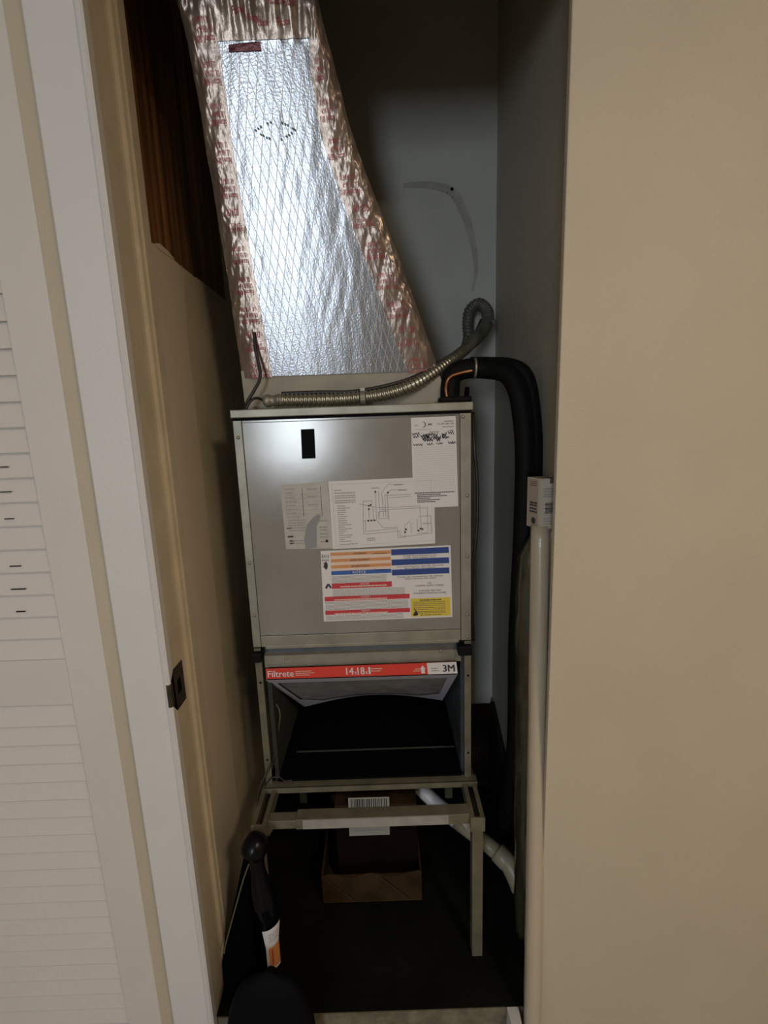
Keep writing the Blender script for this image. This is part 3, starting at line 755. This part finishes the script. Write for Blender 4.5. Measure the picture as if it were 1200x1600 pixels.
for sd in (0, 1): bm.faces.new([bm.verts.new(fl(*q)) for q in ((sd, 0, 0), (sd, 1, 0), (sd, 1, -.022), (sd, 0, -.022))])
obj('frame_back', bm, fm, af)
f = pxmap(((415, 1045), (713, 1034), (715, 1052), (416, 1061)), 1.080)
fe = slab(f, 'front_edge', redf, af); fe['label'] = 'red and white printed front edge'
s = Sheet(f); A = 17/299
s.quad(.845, 0, 1, 1, paper, 1.5)
s.text('Filtrete', .010, .80, .62, paper, 3, wid=.135, bold=.0014)
s.text('14', .420, .80, .66, paper, 3, wid=.038, bold=.0016); s.text('x', .4615, .80, .42, paper, 3, wid=.014)
s.text('18', .479, .80, .66, paper, 3, wid=.037, bold=.0016); s.text('x', .5195, .80, .42, paper, 3, wid=.014)
s.text('1', .537, .80, .66, paper, 3, wid=.0085, bold=.0016)
for u0, u1, v in ((.155, .24, .30), (.155, .255, .48), (.155, .23, .66), (.55, .61, .30), (.55, .60, .50), (.78, .81, .45), (.77, .81, .62)): s.blob(u0, u1, v, .07, peach, 3, .9, .006, .018)
s.poly([(.812, .90), (.830, .90), (.830, .52), (.836, .52), (.821, .18), (.806, .52), (.812, .52)], paper, 3)
s.blob(.865, .90, .45, .08, inkg, 3, .85, .01, .02); s.blob(.865, .905, .65, .08, inkg, 3, .85, .01, .02)
s.text('3M', .925, .80, .60, ink, 3, wid=.060, bold=.003)
s.done('printing', fe)

# ------------------------------------------------------------------ stand
st = thing('equipment_stand', 'beige painted steel stand with slotted side rails under the cabinet', 'stand')
def Lbar(name, pts, axis, a, b_, m=standm): 
    bm = NB(); prism(bm, pts, axis, a, b_); return obj(name, bm, m, st)
RZ = .398
def channel(x0, x1, name='side_rail'):
    t = .004
    pts = [(x0, RZ), (x0, RZ-.034), (x1, RZ-.034), (x1, RZ), (x1-.010, RZ), (x1-.010, RZ-.004), (x1-t, RZ-.004), (x1-t, RZ-.030), (x0+t, RZ-.030), (x0+t, RZ-.004), (x0+.010, RZ-.004), (x0+.010, RZ)]
    return Lbar(name, pts, 'y', .958, 1.49)
RL, RR = (-.333, -.298), (.176, .209)
for x0, x1 in (RL, RR):
    channel(x0, x1)
    obj('rail_end_cap', B(x0-.0005, x1+.0005, .954, .9585, RZ-.036, RZ+.0015, bev=.0008), standm, st)
# uprights carrying the cabinet
for x0 in (FX0-.001, FX1-.015):
    bm = NB(); prism(bm, [(x0, 1.083), (x0+.016, 1.083), (x0+.016, 1.087), (x0+.004, 1.087), (x0+.004, 1.10), (x0, 1.10)], 'z', RZ, .776)
    obj('upright', bm, standm, st)
    for z in (.685, .47):
        bm = NB(); lathe(bm, [(0, .003), (.001, .003)], (x0+.009, 1.0832, z), (0, -1, 0), 10); obj('bolt_hole', bm, black, st)
for x0 in (FX0-.001, FX1-.015):
    obj('upright', B(x0, x0+.016, 1.47, 1.485, RZ, .776), standm, st)
# bars
bm = NB(); box(bm, RL[0]+.006, RR[1]+.004, 1.066, 1.090, .3985, .4015); box(bm, RL[0]+.006, RR[1]+.004, 1.064, 1.068, .387, .4015)
obj('rear_bar', bm, standm, st)
a, c = RL[1], RR[0]
bm = NB(); box(bm, a, -.222, .968, .995, .374, .396, bev=.0012); obj('front_bar_inner', bm, standm, st)
bm = NB(); box(bm, -.232, c, .9655, .998, .3735, .400, bev=.0014)
ob = obj('front_bar', bm, [standm, whitem], st)
bm = NB(); box(bm, -.215, c-.05, .9645, .9658, .3750, .399); ob = obj('scuffed_face', bm, whitem, st); ob['label'] = 'lighter scuffed front face of the bar'
bm = NB(); prism(bm, [(c+.001, .3735), (c-.020, .3735), (c+.001, .342)], 'y', .970, .974); obj('gusset', bm, whitem, st)
bm = NB(); prism(bm, [(a-.001, .3735), (a+.012, .3735), (a-.001, .352)], 'y', .970, .974); obj('gusset', bm, standm, st)
for x0, y0 in ((RL[0]+.004, .957), (RR[0]+.004, .957), (RL[0]+.004, 1.462), (RR[0]+.004, 1.462)):
    bm = NB(); prism(bm, [(x0, y0), (x0+.025, y0), (x0+.025, y0+.004), (x0+.004, y0+.004), (x0+.004, y0+.025), (x0, y0+.025)], 'z', 0, RZ-.034)
    obj('leg', bm, standm, st)

# ------------------------------------------------------------------ box on the floor
bx = thing('cardboard_box', 'open kraft cardboard box on the floor behind the stand legs', 'box')
bm = NB(); t = .004; X0, X1, Y0, Y1 = -.205, .068, 1.10, 1.36
for a in ((X0, X1, Y0, Y0+t, 0, .092), (X0, X1, Y1-t, Y1, 0, .12), (X0, X0+t, Y0+t, Y1-t, 0, .10), (X1-t, X1, Y0+t, Y1-t, 0, .10), (X0, X1, Y0, Y1, .0, .003)): box(bm, *a)
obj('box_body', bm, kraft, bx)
bm = NB(); pts = [(X0, .092)]
for i in range(13): pts.append((X0+(X1-X0)*(1-i/12), .094+.006*math.sin(i*1.3)+(.010 if i == 0 else 0)))
prism(bm, [(X0, .085), (X1, .085)]+pts[1:], 'y', Y0-.003, Y0); obj('torn_front_flap', bm, kraft, bx)
for a in (.0, -.15):
    bm = NB(); prism(bm, [(a-.05, .088), (a-.044, .088), (a+.035, .012), (a+.027, .012)], 'y', Y0-.0042, Y0-.003)
    obj('tape_strip', bm, mat('brown_tape', (.05, .028, .015), .5), bx)
mb = thing('maroon_carton', 'dark maroon carton with a barcode label standing inside the kraft box', 'box')
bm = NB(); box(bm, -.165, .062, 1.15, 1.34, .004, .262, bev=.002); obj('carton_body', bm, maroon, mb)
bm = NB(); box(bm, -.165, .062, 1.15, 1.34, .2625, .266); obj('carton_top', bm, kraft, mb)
f = pxmap(((544, 1247), (608, 1245), (609, 1304), (546, 1306)), 1.1495)
lb = slab(f, 'shipping_label', mat('dim_label_paper', (.34, .33, .28), .6), mb)
s = Sheet(f); u = .06
while u < .95:
    L_ = random.uniform(.012, .035); s.quad(u, .03, u+L_, .28, ink, 2); u += L_+random.uniform(.012, .03)
for v in (.75, .85): s.blob(.08, .9, v, .03, inkg, 2)
s.done('printing', lb)

# ------------------------------------------------------------------ PVC drain
dp = thing('drain_pipe', 'pale plastic drain pipe slanting from under the cabinet to the right wall', 'pipe')
a, b_ = at(630, 1208, Y=1.27), at(712, 1282, Y=1.19)
bm = NB(); tube(bm, [a, a.lerp(b_, .5), b_], .0205, 18); obj('white_pipe_section', bm, pvcw, dp, True)
c = at(758, 1316, Y=1.13); d = at(782, 1336, Y=1.10)
bm = NB(); tube(bm, [b_-(c-b_)*.02, b_.lerp(c, .5), c, d], .0205, 18); obj('pipe_section', bm, pvc, dp, True)
e_ = at(797, 1352, Y=1.08); g_ = at(808, 1375, Y=1.06); h_ = at(824, 1415, Y=1.03); 
bm = NB(); lathe(bm, [(0, .0245), (.002, .0255), (.030, .0255), (.032, .024)], d-(e_-d)*.35, (e_-d), 20); obj('coupling', bm, pvc, dp, True)
bm = NB(); tube(bm, smooth_path([d.lerp(e_, .5), e_, g_, g_.lerp(h_, .35)], 6), .0250, 18); obj('elbow', bm, pvc, dp, True)
k_ = Vector((.335, 1.02, .022))
bm = NB(); tube(bm, smooth_path([g_, h_, k_], 6), .0195, 18); obj('lower_pipe', bm, pvc, dp, True)

db = mat('dark_brown_board', (.020, .013, .008), .8, spec=.1, var=.6, vscale=12)
bm = NB(); prism(bm, [(1.535, .0), (1.515, .0), (1.525, .30), (1.54, .31)], 'x', .205, .355)
tag(obj('offcut_board', bm, db), 'dark brown board leaning on the back wall right of the cabinet', 'board')
bm = NB(); prism(bm, [(1.10, 0), (1.505, 0), (1.505, .34), (1.36, .27), (1.20, .12)], 'x', .3445, .3585)
tag(obj('offcut_board', bm, db), 'dark slanting board offcut on edge along the right closet wall', 'board')
# ------------------------------------------------------------------ packages at right
bp_ = thing('blind_package', 'pair of long white tubes wrapped in clear plastic standing beside the right wall edge', 'package')
def wtube(x, y, r_, z1, name, foot=None):
    bm = NB(); n_ = 40
    foot = Vector(foot or (x+.010, y-.03, .002))
    pth = [foot.lerp(Vector((x, y, z1)), i/n_) for i in range(n_+1)] if 1 else [Vector((x+.0012*noise.noise(Vector((0, 0, i*.4)))+.010*(1-i/n_), y-.03*(1-i/n_), z1*i/n_)) for i in range(n_+1)]
    tube(bm, pth, lambda s_, i: r_*(1+.05*noise.noise(Vector((i*.6, x*40, 0)))), 16)
    return obj(name, bm, wrapm, bp_, True)
wtube(.3115, .935, .0190, 1.092, 'wrapped_tube', (.285, .812, HF)); wtube(.3385, .945, .0165, 1.092, 'wrapped_tube')
f1 = at(830, 785, Y=.945); 
cap = [(.2905, .957), (.3055, .918), (.349, .921), (.354, .955), (.352, .966)]
bm = NB(); prism(bm, cap, 'z', 1.088, 1.178)
prism(bm, [(.2905, .957), (.3055, .918), (.3225, .9193), (.318, .958)], 'z', 1.178, 1.1875)
cb_ = obj('cardboard_end_cap', bm, paper2 if False else mat('cap_card', (.50, .44, .36), .6), bp_)
# print on the cap's two visible faces
def facemap(p, q, z0, z1):
    n_ = Vector((q[1]-p[1], -(q[0]-p[0]), 0)).normalized()
    if n_.y > 0: n_ = -n_
    return lambda u, v, lay: Vector((p[0]+(q[0]-p[0])*u, p[1]+(q[1]-p[1])*u, z1+(z0-z1)*v)) + n_*.0004*lay
s = Sheet(facemap((.3055, .918), (.349, .921), 1.088, 1.178))
for v in (.10, .16, .22, .27): s.blob(.12, .95, v, .03, inkg, 1, .9, .05, .2)
for i in range(9): s.quad(.20, .42+i*.028, .80, .42+i*.028+random.uniform(.012, .022), ink, 1)
for v in (.76, .82, .88): s.blob(.15, .8, v, .02, inkg, 1, .9, .05, .2)
s.done('printing', cb_)
s = Sheet(facemap((.2905, .957), (.3055, .918), 1.088, 1.1875))
s.quad(0.03, .02, .8, .98, mat('cap_tan', (.36, .29, .22), .6), .5)
for v in (.06, .10, .14): s.blob(.2, .7, v, .02, brown, 1, .9, .1, .3)
for v in (.48, .53, .60, .66): s.blob(.2, .75, v, .035, ink, 1, .9, .1, .4)
s.poly([(.5+.16*math.cos(a), .86+.07*math.sin(a)) for a in [i*math.pi/6 for i in range(12)][::-1]], ink, 1)
s.done('printing', cb_)
bm = NB(); box(bm, .326, .346, .925, .95, 1.176, 1.186); obj('brown_tape_end', bm, brown, bp_)

bm = NB(); prof = [(.02, .020, .020), (.10, .026, .026), (.238, .026, .028), (.40, .031, .03), (.657, .034, .032), (.85, .037, .032), (.95, .036, .032), (1.01, .032, .028), (1.04, .016, .018), (1.062, .004, .006)]
rings = []
for z, hx, hy in prof[:]:
    pass
nz_ = 60
for i in range(nz_+1):
    z = .0+(1.062)*i/nz_
    for (a, b2, c2), (d2, e2, g2) in zip(prof, prof[1:]):
        if z <= d2: break
    t = min(max((z-a)/(d2-a), 0), 1); hx = b2+(e2-b2)*t; hy = c2+(g2-c2)*t
    rings.append([bm.verts.new((.3215+hx*math.cos(2*math.pi*k/24)*(1+.12*noise.noise(Vector((k*.7, z*14, 2)))), 1.005+hy*math.sin(2*math.pi*k/24)*(1+.15*noise.noise(Vector((k*.9, z*12, 5)))), z)) for k in range(24)])
for A_, C_ in zip(rings, rings[1:]):
    for k in range(24): bm.faces.new((A_[k], A_[(k+1) % 24], C_[(k+1) % 24], C_[k]))
bm.faces.new(rings[0][::-1]); bm.faces.new(rings[-1])
tag(obj('plastic_wrapped_bundle', bm, bagm, None, True), 'dark bundle in crinkled clear plastic behind the white wrapped tubes', 'bundle')

# ------------------------------------------------------------------ black sweeper and bag at left
sw = thing('upright_sweeper', 'black upright sweeper handle with a white and orange label at lower left', 'sweeper')
def P(x, y, Y): return at(x, y, Y=Y)
bm = NB()
kc = P(399, 1322, .915)
lathe(bm, [(-.026, .006), (-.024, .018), (-.016, .0265), (0, .0290), (.012, .0285), (.022, .024), (.027, .012), (.028, .002)], kc, (-.35, -.35, -.60), 24)
obj('handle_knob', bm, gloss, sw, True)
path = smooth_path([P(401, 1335, .915), P(404, 1365, .91), P(410, 1392, .907), P(416, 1415, .903), P(421, 1440, .900), P(426, 1490, .893), P(430, 1530, .885)], 10)
RR_ = [(0, .016), (.03, .0155), (.05, .018), (.08, .0235), (.115, .027), (.14, .024), (.16, .0185), (.24, .018), (.32, .016), (9, .016)]
def rr(s_, i):
    for (p_, q_), (u_, v_) in zip(RR_, RR_[1:]):
        if s_ <= u_: return q_+(v_-q_)*(s_-p_)/(u_-p_)
    return .016
bm = NB(); tube(bm, path, rr, 20); obj('grip', bm, gloss, sw, True)
q0 = P(430, 1525, .885); q1 = Vector((-.272, .808, .175))
bm = NB(); tube(bm, [q0, q0.lerp(q1, .5), q1], .0135, 16); obj('shaft', bm, gloss, sw, True)
bm = NB(); lathe(bm, [(0, .0155), (.006, .017), (.012, .0155)], q0, (q1-q0), 18); obj('collar', bm, gloss, sw, True)
bm = NB(); rings = []
for i in range(17):
    t = i/16; z = HF+.004+.305*(1-(1-t)**1.0); rr_ = (1-t**5)**.5 if t < 1 else 0
    hx = .104-.016*t; hy = .036-.006*t
    rings.append([bm.verts.new((-.286+.012*t+hx*max(rr_, .02)*math.copysign(abs(math.cos(a))**.7, math.cos(a)), .802+hy*max(rr_, .02)*math.copysign(abs(math.sin(a))**.7, math.sin(a)), z)) for a in [2*math.pi*k/28 for k in range(28)]])
for A_, C_ in zip(rings, rings[1:]):
    for k in range(28): bm.faces.new((A_[k], A_[(k+1) % 28], C_[(k+1) % 28], C_[k]))
bm.faces.new(rings[0][::-1]); bm.faces.new(rings[-1])
obj('sweeper_body', bm, black, sw, True)
# label wraps the shaft: built on a cylinder patch facing the camera
l0, l1 = P(421, 1432, .9015), P(427, 1500, .891)
ax = (l1-l0).normalized(); view = (Vector((0, 0, CAMH))-l0); nrm = (view-ax*view.dot(ax)).normalized(); sd = ax.cross(nrm); sd = sd if sd.x > 0 else -sd
Ll = (l1-l0).length
def labmap(u, v, lay):
    r_ = .0272-.0075*min(1, v*2.2) if v < .45 else .0197
    r_ += .0006*lay; th = math.radians(-42+92*u)
    return l0+ax*(Ll*(v+.12*(1-u)*(1 if v < .5 else .4)-.02)) + (nrm*math.cos(th)+sd*math.sin(th))*r_
s = Sheet(labmap)
s.quad(0, 0, 1, 1, paper, 1, 8, 8)
om = mat('orange_label_print', (.60, .25, .08), .5)
s.quad(.22, .46, 1, .95, om, 2, 6, 4)
s.quad(.42, .55, .50, .88, red, 3, 1, 3)
for v in (.12, .18, .24, .30): s.blob(.3, .9, v, .02, inkg, 2, .8, .05, .2)
s.done('handle_label', sw)
# black bag behind it
bm = NB(); nn_ = 26; rings = []
for i in range(nn_+1):
    t = i/nn_; z = .36*(1-t)
    xl = -.342-.072*min(1, t*1.3); xr = -.334+.004*t
    yc = .925-.02*t; hy = .010+.026*t
    xl = max(xl, -.414)
    cx = (xl+xr)/2; hx = (xr-xl)/2
    rings.append([bm.verts.new((cx+hx*math.cos(2*math.pi*k/22)*(1+.03*noise.noise(Vector((k, t*6, 0)))), yc+hy*math.sin(2*math.pi*k/22)*(1+.25*noise.noise(Vector((k*.8, t*5, 3)))), z)) for k in range(22)])
for A_, C_ in zip(rings, rings[1:]):
    for k in range(22): bm.faces.new((A_[k], A_[(k+1) % 22], C_[(k+1) % 22], C_[k]))
bm.faces.new(rings[0][::-1]); bm.faces.new(rings[-1])
tag(obj('black_bag', bm, mat('black_fabric', (.0025, .0025, .003), .95, spec=0), None, True), 'black cloth bag slumped against the left wall behind the sweeper', 'bag')
cb = paint([P(389, 1350, .905), P(381, 1372, .90), P(373, 1400, .895), P(362, 1440, .89), P(352, 1478, .885), P(350, 1490, .88)], 8, .0016, mat('olive_cord', (.10, .09, .04), .6), 'olive_cord')
tag(cb, 'thin olive cord running down the left edge of the black bag', 'cord')

# threshold and bits at right bottom
bm = NB(); a = at(806, 1578, Z=.02); 
prism(bm, [(.238, .8495), (.264, .8495), (.262, .795), (.242, .788)], 'z', HF, .002); tag(obj('white_carton', bm, mat('white_card', (.55, .55, .55), .6)), 'white card corner on the floor at the bottom right of the opening', 'carton')
